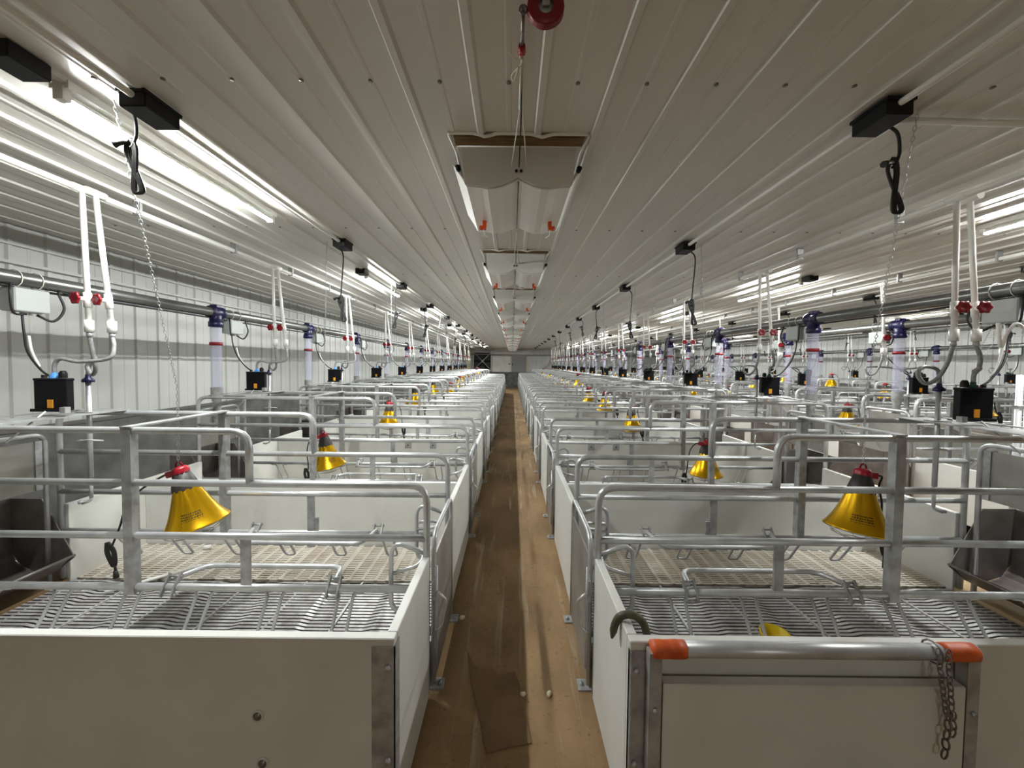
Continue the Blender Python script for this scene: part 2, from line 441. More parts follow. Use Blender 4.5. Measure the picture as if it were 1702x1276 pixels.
# ------------------------------------------------------------------ slatted floor
def slat_parts(fine=True):
    iron = MB(); m = M['slat_iron']; st = 0.0275
    u0, u1 = 0.04, LEN - 0.04
    nb = int(0.66 / st)
    mod = 0.36
    for i in range(nb):
        v = -0.33 + i * st + 0.006
        pts = []
        if fine:
            u = u0; j = 0; pts.append((u0, v, 0))
            while u + mod < u1:
                za, zb = (0, -0.010) if j % 2 == 0 else (-0.010, 0)
                pts += [(u + mod - 0.05, v, za), (u + mod, v, zb)]; u += mod; j += 1
            pts.append((u1, v, pts[-1][2]))
        else:
            pts = [(u0, v, 0), (u1, v, 0)]
        w = 0.0085
        vs = []
        for (a, b, c) in pts:
            vs += [(a, b - w, SLAT + c), (a, b + w, SLAT + c), (a, b + w * 0.5, SLAT + c - 0.018), (a, b - w * 0.5, SLAT + c - 0.018)]
        fs = []
        for q in range(len(pts) - 1):
            for r in range(4): fs.append((q * 4 + r, q * 4 + (r + 1) % 4, q * 4 + 4 + (r + 1) % 4, q * 4 + 4 + r))
        iron.add(vs, fs, m)
    for u in [u0 + mod * k for k in range(8)]:
        if u < u1: iron.box(m, u + 0.16, u + 0.172, -0.33, 0.33, SLAT - 0.035, SLAT - 0.002)
    pl = []
    for (va, vb) in ((-0.82, -0.345), (0.345, 0.82)):
        p = MB(); m = M['slat_plastic']
        u = u0; k = 0
        while u < u1:
            p.box(m, u, u + (0.022 if k % 4 else 0.035), va, vb, SLAT - 0.03, SLAT); u += 0.088; k += 1
        if fine:
            v = va; j = 0
            while v < vb - 0.01:
                p.box(m, u0, u1, v, v + 0.0165, SLAT - 0.02, SLAT - 0.002); v += 0.0245
        else:
            p.box(m, u0, u1, va, vb, SLAT - 0.02, SLAT - 0.004)
        pl.append(p)
    fr = MB().box(M['galv_flat'], 0.06, LEN - 0.06, -0.36, -0.335, 0.12, SLAT - 0.03).box(M['galv_flat'], 0.06, LEN - 0.06, 0.335, 0.36, 0.12, SLAT - 0.03)
    for u in (0.2, LEN - 0.2):
        for v in (-0.35, 0.35): fr.box(M['galv_flat'], u - 0.03, u + 0.03, v - 0.03, v + 0.03, FZ, 0.12)
    return [('steel_bar_slats', iron, 'grey steel bar slats', []), ('plastic_slats', pl[0], 'cream plastic slats', []),
            ('plastic_slats', pl[1], 'cream plastic slats', []), ('support_beams', fr, None, [])]

# ------------------------------------------------------------------ white panels
def divider_mb():
    b = MB().box(M['pvc'], 0.036, LEN - 0.036, -0.0175, 0.0175, FZ + 0.011, TOP, bev=0.003)
    return b
def channel_mb(u0, u1):
    return MB().box(M['galv_flat'], u0, u1, -0.021, -0.0175, 0.12, TOP - 0.02)

# ------------------------------------------------------------------ heat lamp (origin at the rim centre)
def lamp_parts(fine=True, flip=False, reach=1.0):
    n = 40 if fine else 14
    out = []
    r = MB().lathe(M['gold'], [(0.060, 0.212), (0.072, 0.175), (0.092, 0.12), (0.115, 0.065), (0.140, 0.022), (0.153, 0.006), (0.157, 0.0), (0.151, 0.004), (0.137, 0.020), (0.112, 0.064), (0.089, 0.12), (0.069, 0.175), (0.057, 0.212)], n)
    if fine:
        # small print stamped on the side of the reflector (an illegible notice in the photo)
        for row in range(4):
            z = 0.085 - 0.012 * row
            rr = 0.1075 + (0.085 - z) * 0.42
            a = -1.35
            rnd = random.Random(row)
            while a < -0.55:
                da = rnd.uniform(0.03, 0.09)
                p = [(math.cos(q) * (rr + dr + 0.0012), math.sin(q) * (rr + dr + 0.0012), zz) for q, zz, dr in
                     ((a, z, 0), (a + da, z, 0), (a + da, z + 0.005, -0.0021), (a, z + 0.005, -0.0021))]
                r.add(p, [(0, 1, 2, 3)], M['ink']); a += da + 0.03
    out.append(('reflector', r, 'gold bell-shaped reflector', []))
    h = MB().lathe(M['fins'], [(0.062, 0.205), (0.060, 0.225), (0.036, 0.305), (0.020, 0.308)], 24 if fine else 10, cap1=True,
                   wob=(lambda a: 0.05 * math.cos(12 * a)) if fine else None)
    out.append(('lamp_housing', h, 'ribbed dark grey neck', []))
    d = 1 if flip else -1
    e = d * reach
    c = MB().lathe(M['red'], [(0.040, 0.300), (0.040, 0.322), (0.030, 0.334), (0.014, 0.338)], 18 if fine else 8, cap1=True)
    c.box(M['red'], min(0, d * 0.075), max(0, d * 0.075), -0.020, 0.020, 0.288, 0.322, bev=0.004)
    out.append(('cap', c, 'red cap with cable inlet', []))
    if fine:
        out.append(('hanging_eye', MB().tube(M['red_dark'], [(0.018 * math.cos(a / 8 * math.pi), 0, 0.336 + 0.026 * math.sin(a / 8 * math.pi)) for a in range(9)], 0.005, 6), None, []))
    w = MB()
    for rr, z in ((0.152, -0.004), (0.115, -0.036), (0.060, -0.055)):
        w.tube(M['wire'], [(rr * math.cos(a / 24 * 2 * math.pi), rr * math.sin(a / 24 * 2 * math.pi), z) for a in range(24)], 0.0018, 4, closed=True)
    for k in range(6):
        a = k * math.pi / 3
        w.tube(M['wire'], [(q * math.cos(a), q * math.sin(a), z) for q, z in ((0.154, 0), (0.140, -0.020), (0.115, -0.036), (0.060, -0.055), (0.0, -0.060))], 0.0018, 4)
    out.append(('wire_guard', w, None, []))
    q0 = e * 0.215
    cd = MB().tube(M['rubber'], spline([(d * 0.07, 0, 0.306), (d * 0.11, 0, 0.302), (e * 0.16, -0.01, 0.25), (e * 0.185, -0.02, 0.16), (e * 0.195, -0.02, 0.05), (q0, -0.03, -0.05)] if reach < 1.5 else
                       [(d * 0.07, 0, 0.306), (d * 0.11, 0, 0.302), (e * 0.11, -0.01, 0.255), (e * 0.155, -0.02, 0.17), (e * 0.18, -0.02, 0.09), (q0, -0.03, -0.02)], 6 if fine else 3), 0.0055, 6)
    pg = MB()
    if fine:
        for k in range(3):
            q = q0 + d * 0.008 * k
            pg.tube(M['rubber'], spline([(q, -0.03, 0.02), (q + d * 0.018, -0.03, -0.04), (q + d * 0.008, -0.028, -0.12), (q - d * 0.018, -0.03, -0.04), (q, -0.03, 0.02)], 6), 0.0055, 6)
        pg.tube(M['rubber'], [(q0 + d * 0.007, -0.03, -0.11), (q0 + d * 0.015, -0.03, -0.15)], 0.006, 6)
    pg.tube(M['rubber'], [(q0 + d * 0.015, -0.03, -0.145), (q0 + d * 0.023, -0.03, -0.185)], [0.009, 0.014], 8)
    out.append(('power_cord', cd, None, [('coiled_plug_end', pg, None)]))
    return out

def chain_mb(p, q, link_len=0.0185, fine=True):
    p, q = Vector(p), Vector(q); d = q - p; L = d.length; d.normalize()
    n = max(2, int(L / (link_len if fine else 0.05))); st = L / n
    a = d.orthogonal().normalized(); b = d.cross(a); mb = MB()
    for i in range(n):
        c = p + d * (st * (i + 0.5)); w = a if i % 2 else b
        h = st * 0.62; ww = 0.0055
        if fine:
            pts = [c + d * h * math.cos(t / 8 * 2 * math.pi) + w * ww * math.sin(t / 8 * 2 * math.pi) for t in range(8)]
            mb.tube(M['galv'], pts, 0.0016, 4, closed=True)
        else:
            mb.add([c - d * h - w * ww * 0.4, c - d * h + w * ww * 0.4, c + d * h + w * ww * 0.4, c + d * h - w * ww * 0.4], [(0, 1, 2, 3)], M['galv']) if False else \
                mb.tube(M['galv'], [c - d * h + w * ww * 0.5, c + d * h - w * ww * 0.5], 0.0028, 4)
    return mb

# ------------------------------------------------------------------ feeder box (origin at base centre)
def feeder_parts(top, fine=True):
    out = []
    b = MB().box(M['box_black'], -0.090, 0.090, -0.02, 0.02, 0.0, 0.168, bev=0.004)
    b.box(M['box_black'], -0.092, 0.092, -0.022, 0.022, 0.165, 0.178, bev=0.003)
    b.box(M['box_black'], -0.08, 0.092, -0.036, -0.018, -0.003, 0.012)
    out.append(('body', b, None, []))
    out.append(('sight_window', MB().box(M['label'], -0.018, 0.012, -0.024, -0.019, 0.016, 0.062), 'small orange panel', []))
    out.append(('hose_fitting', MB().lathe(M[top], [(0.020, 0.176), (0.020, 0.194), (0.012, 0.196), (0.012, 0.210)], 12, (-0.005, 0, 0), cap1=True), f'{top} hose fitting', []))
    out.append(('cable_gland', MB().lathe(M['plastic_black'], [(0.018, 0.18), (0.018, 0.206), (0.010, 0.22)], 10, (-0.052, 0.0, 0), cap1=True), None, []))
    out.append(('plug_cap', MB().lathe(M['plastic_black'], [(0.012, 0.18), (0.012, 0.196)], 10, (0.052, 0, 0), cap1=True), None, []))
    out.append(('end_bracket', MB().box(M['galv_flat'], -0.114, -0.084, -0.05, -0.022, -0.008, 0.024), None, []))
    out.append(('trip_rod', MB().tube(M['pvc_pipe'], [(-0.0, -0.04, 0.0), (0.08, -0.15, -0.15)], 0.0045, 6), None, []))
    return out

def drinker_parts(fine=True):
    pipe = MB().cyl(M['galv'], (0, 0, 0.42), (0, 0, 1.0), 0.013, 10).cyl(M['galv'], (0, 0, 0.42), (0.0, 0, 0.30), 0.009, 8)
    pipe.box(M['galv_flat'], -0.05, 0.05, -0.03, 0.03, 0.805, 0.812)
    out = [('pipe', pipe, None, []),
           ('cap', MB().lathe(M['navy'], [(0.028, 0.985), (0.028, 1.0), (0.014, 1.012), (0.012, 1.03)], 14, cap0=True, cap1=True), 'dark blue cap', []),
           ('nipple', MB().tube(M['galv'], fillet([(0, 0, 0.32), (0, 0, 0.285), (0.04, -0.015, 0.27)], 0.02, 4), 0.008, 8).lathe(M['galv_flat'], [(0.012, 0.27), (0.014, 0.285)], 8, (0.045, -0.016, 0), cap0=True, cap1=True), None, []),
           ('clamp', MB().tube(M['galv'], fillet([(-0.08, 0.0, 0.64), (-0.02, -0.03, 0.65), (0.05, -0.03, 0.64), (0.07, 0.02, 0.64)], 0.03, 3), 0.005, 6), None, [])]
    return out

# ------------------------------------------------------------------ feed tube (origin on the feed pipe axis)
FP_Z = 2.16; FP_R = 0.043
def tee_parts(fine=True):
    n = 20 if fine else 10
    rx = Matrix.Rotation(math.pi / 2, 3, 'X')
    t = MB().lathe(M['navy'], [(0.050, -0.08), (0.058, -0.075), (0.058, -0.05), (0.052, -0.045), (0.052, 0.045), (0.058, 0.05), (0.058, 0.075), (0.050, 0.08)], n, rot=rx)
    t.lathe(M['navy'], [(0.052, -0.03), (0.052, -0.085), (0.060, -0.09), (0.060, -0.135), (0.050, -0.14)], n)
    t.box(M['navy'], -0.035, 0.035, -0.03, 0.03, 0.045, 0.075, bev=0.004)
    tube = MB().lathe(M['clear'], [(0.046, -0.10), (0.046, -0.74)], n)
    col = MB().lathe(M['red_dark'], [(0.050, -0.285), (0.054, -0.285), (0.054, -0.315), (0.050, -0.315)], n)
    sp = MB().lathe(M['galv_flat'], [(0.050, -0.72), (0.050, -0.80), (0.034, -0.86), (0.034, -1.14)], n)
    return [('tee', t, 'navy blue tee fitting', []), ('clear_tube', tube, 'clear plastic tube', []),
            ('collar', col, 'dark red collar', []), ('steel_spout', sp, None, [])]

# ------------------------------------------------------------------ white drop pipes and hoses
W_Z = 2.63
def drop_parts(lean, hose_pts, fine=True, valve=(-0.2, -0.98, 0)):
    n = 10 if fine else 6
    top = Vector((0, 0, 0)); bot = Vector((lean, 0, -0.75))
    pipe = MB().tube(M['pvc_pipe'], [top, bot], 0.0135, n).cyl(M['pvc_pipe'], (0, -0.05, 0), (0, 0.05, 0), 0.021, n)
    vv = top.lerp(bot, 0.80)
    pipe.tube(M['pvc_pipe'], [top.lerp(bot, 0.75), top.lerp(bot, 0.86)], 0.018, n)
    d = Vector(valve).normalized()
    st = MB().tube(M['pvc_pipe'], [vv, vv + d * 0.045], [0.013, 0.011], n)
    rot = d.to_track_quat('Z', 'Y').to_matrix()
    hd = MB().lathe(M['red_dark'], [(0.008, 0.043), (0.026, 0.046), (0.032, 0.050), (0.032, 0.058), (0.026, 0.062), (0.012, 0.056)], 30 if fine else 8, vv, rot, cap0=True, cap1=True,
                    wob=(lambda a: 0.12 * math.cos(6 * a)) if fine else None)
    un = MB().tube(M['pvc_pipe'], [bot + Vector((0, 0, 0.035)), bot - Vector((0, 0, 0.03))], 0.021, n).tube(M['galv'], [bot - Vector((0, 0, 0.03)), bot - Vector((0, 0, 0.055))], 0.014, n)
    hose = MB().tube(M['hose'], spline([bot - Vector((0, 0, 0.05))] + [Vector(p) for p in hose_pts], 7 if fine else 3), 0.0105 if fine else 0.009, 8 if fine else 5)
    return [('pipe', pipe, None, []), ('valve', st, None, [('valve_handle', hd, 'dark red hand wheel')]), ('union', un, None, []), ('hose', hose, 'grey flexible hose', [])]

# ------------------------------------------------------------------ junction box under the feed pipe
def jbox_parts(fine=True):
    b = MB().box(M['grey_box'], -0.045, 0.045, -0.105, 0.065, -0.19, -0.055, bev=0.006)
    b.box(M['grey_box'], -0.055, -0.043, -0.10, 0.06, -0.185, -0.06, bev=0.003)
    out = [('enclosure', b, None, [])]
    for y in (-0.07, 0.03):
        out.append(('cable_tie', MB().tube(M['rope'], [(0.05 * math.cos(a / 12 * 2 * math.pi), y, 0.05 * math.sin(a / 12 * 2 * math.pi)) for a in range(12)], 0.003, 4, closed=True), None, []))
    out.append(('cable', MB().tube(M['rubber'], spline([(0.02, -0.10, -0.03), (0.05, -0.13, -0.09), (0.04, -0.11, -0.20), (0.0, -0.02, -0.20)], 6), 0.006, 6), None, []))
    out.append(('cable', MB().tube(M['rubber'], spline([(0.0, 0.03, -0.20), (0.03, 0.09, -0.23), (0.05, 0.13, -0.15), (0.03, 0.12, -0.05), (0.0, 0.2, -0.045)], 6), 0.007, 6), None, []))
    # lead running down to the feeder box
    out.append(('cable', MB().tube(M['rubber'], spline([(0.0, -0.04, -0.20), (0.02, -0.05, -0.30), (0.10, -0.10, -0.42), (0.20, -0.125, -0.52), (0.26, -0.13, -0.56)], 5), 0.006, 6), None, []))
    out.append(('pale_lead', MB().tube(M['pvc_pipe'], spline([(0.06, -0.06, -0.33), (0.10, -0.08, -0.42), (0.18, -0.11, -0.51)], 5), 0.007, 6), None, []))
    for y in (-0.08, -0.04, 0.0, 0.04): out.append(('cable_gland', MB().cyl(M['pvc_pipe'], (0, y, -0.19), (0, y, -0.205), 0.009, 8), None, []))
    return out

def socket_parts(fine=True):
    b = MB().box(M['plastic_black'], -0.05, 0.05, -0.075, 0.075, -0.062, 0.0, bev=0.004)
    b.box(M['plastic_black'], -0.054, 0.054, -0.08, 0.08, -0.012, 0.0)
    return [('box', b, None, []), ('conduit_stub', MB().cyl(M['pvc_pipe'], (0, -0.16, -0.02), (0, -0.07, -0.02), 0.012, 8), None, [])]
def cord_parts(d, L, fine=True):
    a = MB().tube(M['rubber'], spline([(0, 0, 0), (d * 0.035, 0, -0.03), (d * 0.045, 0, -0.10), (d * 0.03, 0, -0.16 - L * 0.3), (d * 0.02, 0, -0.18 - L * 0.55)], 6 if fine else 3), 0.006, 6 if fine else 4)
    z0 = -0.14 - L * 0.5; c = MB()
    for k in range(3 if fine else 2):
        q = 0.02 + 0.006 * k
        c.tube(M['rubber'], spline([(d * q, 0, z0), (d * (q - 0.02), 0.004 * k, z0 - 0.05), (d * (q + 0.024), 0, z0 - 0.16), (d * (q + 0.036), 0, z0 - 0.205), (d * (q + 0.005), 0, z0 - 0.20), (d * (q + 0.012), 0, z0 - 0.06), (d * q, 0, z0)], 5 if fine else 2), 0.0055, 6 if fine else 4)
    c.tube(M['rubber'], [(d * 0.02, 0, z0 - 0.02), (d * -0.01, -0.01, z0 - 0.025), (d * -0.03, -0.015, z0 - 0.035)], [0.008, 0.009, 0.013], 6)
    return [('cable', a, None, []), ('coiled_end', c, None, [])]

# ------------------------------------------------------------------ build the rows
tmpl = {}
for s in (1, -1):
    tmpl['crate', s] = make_template('sow_crate', crate_parts(12), crate_parts(6, False), s, -FZ)
    tmpl['slats', s] = make_template('slatted_floor', slat_parts(), slat_parts(False), s, -FZ)
    tmpl['box', s] = {c: make_template('feeder_box', feeder_parts(c), feeder_parts(c, False), s) for c in ('blue', 'green')}
    tmpl['drink', s] = make_template('drinker_pipe', drinker_parts(), drinker_parts(False), s)
    tmpl['lamp', s] = make_template('heat_lamp', lamp_parts(True), lamp_parts(False), s)
    tmpl['lampL', s] = make_template('heat_lamp', lamp_parts(True, False, 2.2), lamp_parts(False), s)
    tmpl['lampS', s] = make_template('heat_lamp', lamp_parts(True, False, 0.55), lamp_parts(False), s)
    tmpl['lampf', s] = make_template('heat_lamp', lamp_parts(True, True), lamp_parts(False, True), s)
tmpl['tee'] = make_template('feed_drop_tube', tee_parts(), tee_parts(False), 1)
tmpl['jbox'] = {s: make_template('junction_box', jbox_parts(), jbox_parts(False), -s) for s in (1, -1)}
tmpl['sock'] = make_template('ceiling_socket', socket_parts(), socket_parts(False), 1)
for i, (d, L) in enumerate(((1, -0.04), (1, 0.5), (-1, 0.3))):
    tmpl['cord', i] = make_template('hanging_cord', cord_parts(d, L), cord_parts(d, L, False), 1)
# hoses are laid out relative to the tee on the water pipe
def hose_sets(row):
    r = ROWS[row]; s = r['s']; ux = lambda u: r['x0'] + s * u - r['water']
    bx = ux(2.135) - 0.005 * s; dk = ux(2.10)
    ox = 0.02 if s < 0 else 0.07; oy = -0.08 if s < 0 else -0.03
    b2 = bx - ox; zb = 1.415 + 0.205 - W_Z; zd = 1.605 - W_Z
    A = [(0.015, 0.02, -0.90), (-0.005, 0.05, -0.99), (-0.05, 0.07, -1.02), (-0.085, 0.08, -0.97), (-0.05, 0.09, -0.925), (dk * 0.55, 0.10, -0.935), (dk * 0.9, 0.108, -0.97), (dk, 0.11, zd)]
    B = [(0.095, 0.15 * oy, -0.86), (0.085, 0.4 * oy, -0.925), (0.5 * (0.06 + b2), 0.7 * oy, -0.945), (b2 + 0.035, 0.95 * oy, -0.93), (b2 + 0.004, oy, -0.96), (b2, oy, zb)]
    return A, B
for row in ROWS:
    A, B = hose_sets(row)
    tmpl['dropA', row] = make_template('water_drop_pipe', drop_parts(0.02, A), drop_parts(0.02, A, False), 1)
    tmpl['dropB', row] = make_template('water_drop_pipe', drop_parts(0.075, B), drop_parts(0.075, B, False), 1)

dv_me = {}
for s in (1, -1):
    dv_me['div', s] = divider_mb().mesh('divider_panel', s)
    dv_me['aisle', s] = MB().box(M['pvc'], 0, 0.035, -0.53, 0.53, FZ + 0.03, TOP, bev=0.003).mesh('aisle_panel', s)
    dv_me['aisle1', s] = MB().box(M['pvc'], 0, 0.035, 0.0185, 0.53, FZ + 0.03, TOP, bev=0.003).mesh('aisle_panel', s)
    dv_me['head', s] = MB().box(M['pvc'], -0.035, 0, -0.53, 0.53, SLAT - 0.02, TOP, bev=0.003).mesh('head_panel', s)
    dv_me['head1', s] = MB().box(M['pvc'], -0.035, 0, 0.0185, 0.53, SLAT - 0.02, TOP, bev=0.003).mesh('head_panel', s)
    dv_me['front', s] = MB().box(M['pvc'], 0.0, LEN, -0.0175, 0.0175, FZ + 0.03, TOP, bev=0.003).mesh('front_panel', s)

lamp_z = {('L', 0): 0.79, ('L', 1): 0.665, ('L', 2): 0.80, ('L', 3): 0.93, ('L', 4): 0.98, ('R1', 0): 0.80, ('R1', 1): 0.62, ('R1', 2): 0.78, ('R1', 3): 0.86}
lamp_u = {('L', 0): 1.36, ('L', 1): 1.42, ('L', 2): 1.37, ('R1', 0): 1.53, ('R1', 1): 1.53, ('R1', 2): 1.32, ('R1', 3): 1.33}
lamp_tilt = {('L', 0): (0.05, -0.24), ('L', 1): (0.05, -0.16), ('L', 2): (0, 0.03), ('R1', 0): (-0.08, 0.12), ('R1', 1): (0, 0.0)}

for row, r in ROWS.items():
    s, x0, c0, ph, sh, g = r['s'], r['x0'], r['c0'], r['phrase'], r['short'], r['grp']
    X = lambda u: x0 + s * u
    for k in range(r['k0'], r['k1']):
        c = c0 + PITCH * k; far = k >= r['full'] + (0 if r['k0'] == 0 else r['k0']); o = ORD[k - r['k0']]; b = c - PITCH / 2
        rnd = random.Random(hash((row == 'L', row == 'R1', row == 'R2', k)) & 0xffff)
        tmpl['crate', s].put((x0, c, FZ), f'galvanized sow crate with dark trough, {o} {ph}', 'sow crate', f'sow crates {g}', far)
        tmpl['slats', s].put((x0, c, FZ), f'slatted pen floor under the {o} sow crate {ph}', 'slatted floor', f'slatted floors {g}', far)
        if k:
            q = link('divider_panel', dv_me['div', s], None, (x0, b, 0)); tag(q, f'white divider panel before the {o} sow crate {ph}', 'panel', f'divider panels {g}')
            q = link('aisle_panel', dv_me['aisle', s], None, (x0, b, 0)); tag(q, f'white aisle-side panel before the {o} crate {ph}', 'panel', f'aisle panels {g}')
            q = link('head_panel', dv_me['head', s], None, (X(LEN), b, 0)); tag(q, f'white feeding-end panel before the {o} crate {ph}', 'panel', f'head panels {g}')
        tmpl['box', s]['blue' if (row == 'L') else 'green'].put((X(2.135), c, 1.415), f'black feeder box above the {o} sow crate {ph}', 'feeder box', f'feeder boxes {g}', far)
        tmpl['drink', s].put((X(2.10), c + 0.14, 0.58), f'steel drinker pipe inside the {o} sow crate {ph}', 'drinker', f'drinker pipes {g}', far)
        tx = {'L': -2.86, 'R1': 2.90, 'R2': 4.22, 'R3': 9.93}[row]
        tmpl['tee'].put((tx, c - 0.07, FP_Z), f'clear feed drop tube with navy tee behind {o} crate, {sh}', 'feed tube', f'feed drop tubes {g}', far)
        tmpl['jbox'][s].put((tx, c + 0.18, FP_Z), f'pale grey junction box under feed pipe by {o} crate, {sh}', 'junction box', f'junction boxes {g}', far)
        y = c + 0.03
        tmpl['dropA', row].put((r['water'], y, W_Z), f'white water drop pipe feeding the drinker of {o} crate, {sh}', 'water pipe', f'water drop pipes {g}', far)
        tmpl['dropB', row].put((r['water'] + (0.02 if s < 0 else 0.07), y + (0.05 if s < 0 else 0.0), W_Z), f'white water drop pipe feeding the box of {o} crate, {sh}', 'water pipe', f'water drop pipes {g}', far)
        # lamp and its chain
        lu = lamp_u.get((row, k), 1.38 + rnd.uniform(-0.08, 0.12)); lz = lamp_z.get((row, k), rnd.uniform(0.80, 1.2))
        tl = lamp_tilt.get((row, k), (rnd.uniform(-0.1, 0.1), rnd.uniform(-0.15, 0.15)))
        lx = X(lu)
        key = {('L', 0): ('lampL', 1), ('L', 1): ('lamp', 1), ('R1', 0): ('lampS', -1), ('R1', 1): ('lamp', 1), ('R1', 2): ('lampS', -1)}.get((row, k), ('lamp', -1))
        tmpl[key].put((lx, c, lz), f'gold bell heat lamp with red cap inside the {o} crate, {sh}', 'heat lamp', f'gold heat lamps {g}', far, (tl[0], tl[1], 0))
        R = Matrix.Rotation(tl[1], 3, 'Y') @ Matrix.Rotation(tl[0], 3, 'X')
        eye = Vector((lx, c, lz)) + R @ Vector((0, 0, 0.355))
        top = Vector((r['sock'] + s * 0.12, c - 0.62, CEIL - 0.02))
        mid = eye + Vector((-s * 0.03, -0.03, 0.42))
        cm = chain_mb(eye, mid, fine=not far)
        c2 = chain_mb(mid, top, fine=not far)
        ob = len(cm.v); cm.v += c2.v
        for f, mi, sm in zip(c2.f, c2.m, c2.s): cm.f.append([i + ob for i in f]); cm.m.append(mi); cm.s.append(sm)
        if k < 7:
            q = link('lamp_chain', cm.mesh('lamp_chain')); tag(q, f'thin steel chain holding the heat lamp of {o} crate, {sh}', 'chain', f'lamp chains {g}')
        # ceiling socket with its cord
        sy = c - 0.60
        tmpl['sock'].put((r['sock'], sy, CEIL - 0.012), f'black ceiling socket box over the {o} pen, {sh}', 'socket box', f'ceiling sockets {g}', far)
        if k < 8:
            i = {('L', 0): 0, ('L', 1): 1, ('R1', 0): 0, ('R1', 1): 1, ('R1', 2): 1}.get((row, k), rnd.choice((0, 1, 2)))
            d = 1 if row != 'L' else -1
            tmpl['cord', i if d > 0 or i == 2 else i].put((r['sock'] + d * (0.05 if (row, k) != ('L', 0) else 0.12), sy + 0.02, CEIL - (0.06 if (row, k) != ('L', 0) else 0.015)), f'black cord hanging from the socket over {o} pen, {sh}', 'cord', f'hanging cords {g}', far)
    # first boundary
    b = c0 + PITCH * r['k0'] - PITCH / 2
    if r['k0'] == 0:
        q = link('front_panel', dv_me['front', s], None, (x0, b, 0)); side = 'plain' if row == 'L' else 'gated'
        tag(q, 'broad white front panel facing the entrance beside the near wall' if row == 'L' else 'broad white front panel standing behind the orange-taped gate', 'panel', None)
        q = link('aisle_panel', dv_me['aisle1', s], None, (x0, b, 0)); tag(q, f'short white aisle-side panel at entrance end, {sh}', 'panel', f'aisle panels {g}')
        q = link('head_panel', dv_me['head1', s], None, (X(LEN), b, 0)); tag(q, f'short white feeding-end panel at entrance end, {sh}', 'panel', f'head panels {g}')
    # last boundary
    b = c0 + PITCH * r['k1'] - PITCH / 2
    q = link('divider_panel', dv_me['div', s], None, (x0, b, 0)); tag(q, f'white divider panel closing the far end of the {sh}', 'panel', f'divider panels {g}')
    # long pipes
    y0 = BACK_Y + 0.02
    tx = {'L': -2.86, 'R1': 2.90, 'R2': 4.22, 'R3': 9.93}[row]
    q = link('feed_pipe', MB().cyl(M['pipe_dark'], (tx, y0, FP_Z), (tx, END_Y - 0.4, FP_Z), FP_R, 16).mesh('feed_pipe'))
    tag(q, f'long galvanized feed pipe above the feeding ends of {sh}', 'feed pipe', 'feed pipes')
    wm = MB().cyl(M['pvc_pipe'], (r['water'], y0, W_Z), (r['water'], END_Y - 0.4, W_Z), 0.0165, 10)
    yy = y0 + 0.5
    while yy < END_Y - 1:
        wm.box(M['galv_flat'], r['water'] - 0.024, r['water'] + 0.024, yy - 0.008, yy + 0.008, W_Z - 0.022, CEIL); yy += 0.84
    q = link('water_pipe', wm.mesh('water_pipe')); tag(q, f'long white water pipe under the ceiling over {sh}', 'water pipe', 'ceiling water pipes')
    q = link('conduit_pipe', MB().cyl(M['pvc_pipe'], (r['sock'], y0, CEIL - 0.032), (r['sock'], END_Y - 0.4, CEIL - 0.032), 0.0125, 8).mesh('conduit_pipe'))
    tag(q, f'white electrical conduit joining the ceiling sockets over {sh}', 'conduit', 'ceiling conduits')
    cb = MB(); rnd = random.Random(3); pts = []; yy = y0
    while yy < END_Y - 1:
        pts.append((tx + 0.02 * rnd.uniform(-1, 1), yy, FP_Z - 0.05 - 0.015 * rnd.random())); yy += 0.42
    cb.tube(M['rubber'], spline(pts, 3), 0.008, 5)
    q = link('control_cable', cb.mesh('control_cable')); tag(q, f'black control cable strapped along the feed pipe of {sh}', 'cable', 'control cables')

# ------------------------------------------------------------------ room shell
fl = MB().box(M['floor'], WL - 0.1, WR + 0.1, BACK_Y, END_Y + 0.1, -0.1, FZ)
struct('floor', fl)
for row, r in ROWS.items():
    xs = sorted((r['x0'] + r['s'] * 0.06, r['x0'] + r['s'] * (LEN - 0.05)))
    pit = MB().box(M['pit'], xs[0], xs[1], r['c0'] + PITCH * r['k0'] - PITCH / 2 + 0.02, r['c0'] + PITCH * r['k1'] - PITCH / 2, FZ, FZ + 0.01)
    struct('pit_floor', pit)  # darkened sheet so the slat gaps read as shade
def rib_profile(a0, a1, first, pitch, w_out, w_in, h):
    pts = [(a0, 0)]; a = first
    while a < a0 + w_out: a += pitch
    while a < a1 - w_out:
        pts += [(a - w_out, 0), (a - w_in, h), (a + w_in, h), (a + w_out, 0)]
        m = a + pitch / 2
        if m + 0.03 < a1 and m < a1 - w_out: pts += [(m - 0.012, 0), (m - 0.006, h * 0.22), (m + 0.006, h * 0.22), (m + 0.012, 0)]
        a += pitch
    pts.append((a1, 0)); return pts
cp = rib_profile(WL - 0.05, WR + 0.05, 0.10 - 0.245 * 18, 0.245, 0.020, 0.011, 0.014)
cb = MB(); vs = [(x, BACK_Y, CEIL - h) for x, h in cp] + [(x, END_Y, CEIL - h) for x, h in cp]
n = len(cp); cb.add(vs, [(i, i + 1, n + i + 1, n + i) for i in range(n - 1)], M['ceil'])
cb.box(M['ceil'], WL - 0.05, WR + 0.05, BACK_Y, END_Y, CEIL + 0.02, CEIL + 0.1)
ce = struct('ceiling', cb)
sc = MB(); y = 1.42
while y < END_Y - 12:
    x = 0.10 - 0.245 * 13 + 0.1225
    while x < 6:
        sc.lathe(M['screw'], [(0.009, CEIL - 0.007), (0.0075, CEIL - 0.003), (0.004, CEIL + 0.001)], 6, (x, y, 0), cap0=True); x += 0.245
    y += 1.5
link('ceiling_screws', sc.mesh('ceiling_screws'), ce)['kind'] = 'structure'

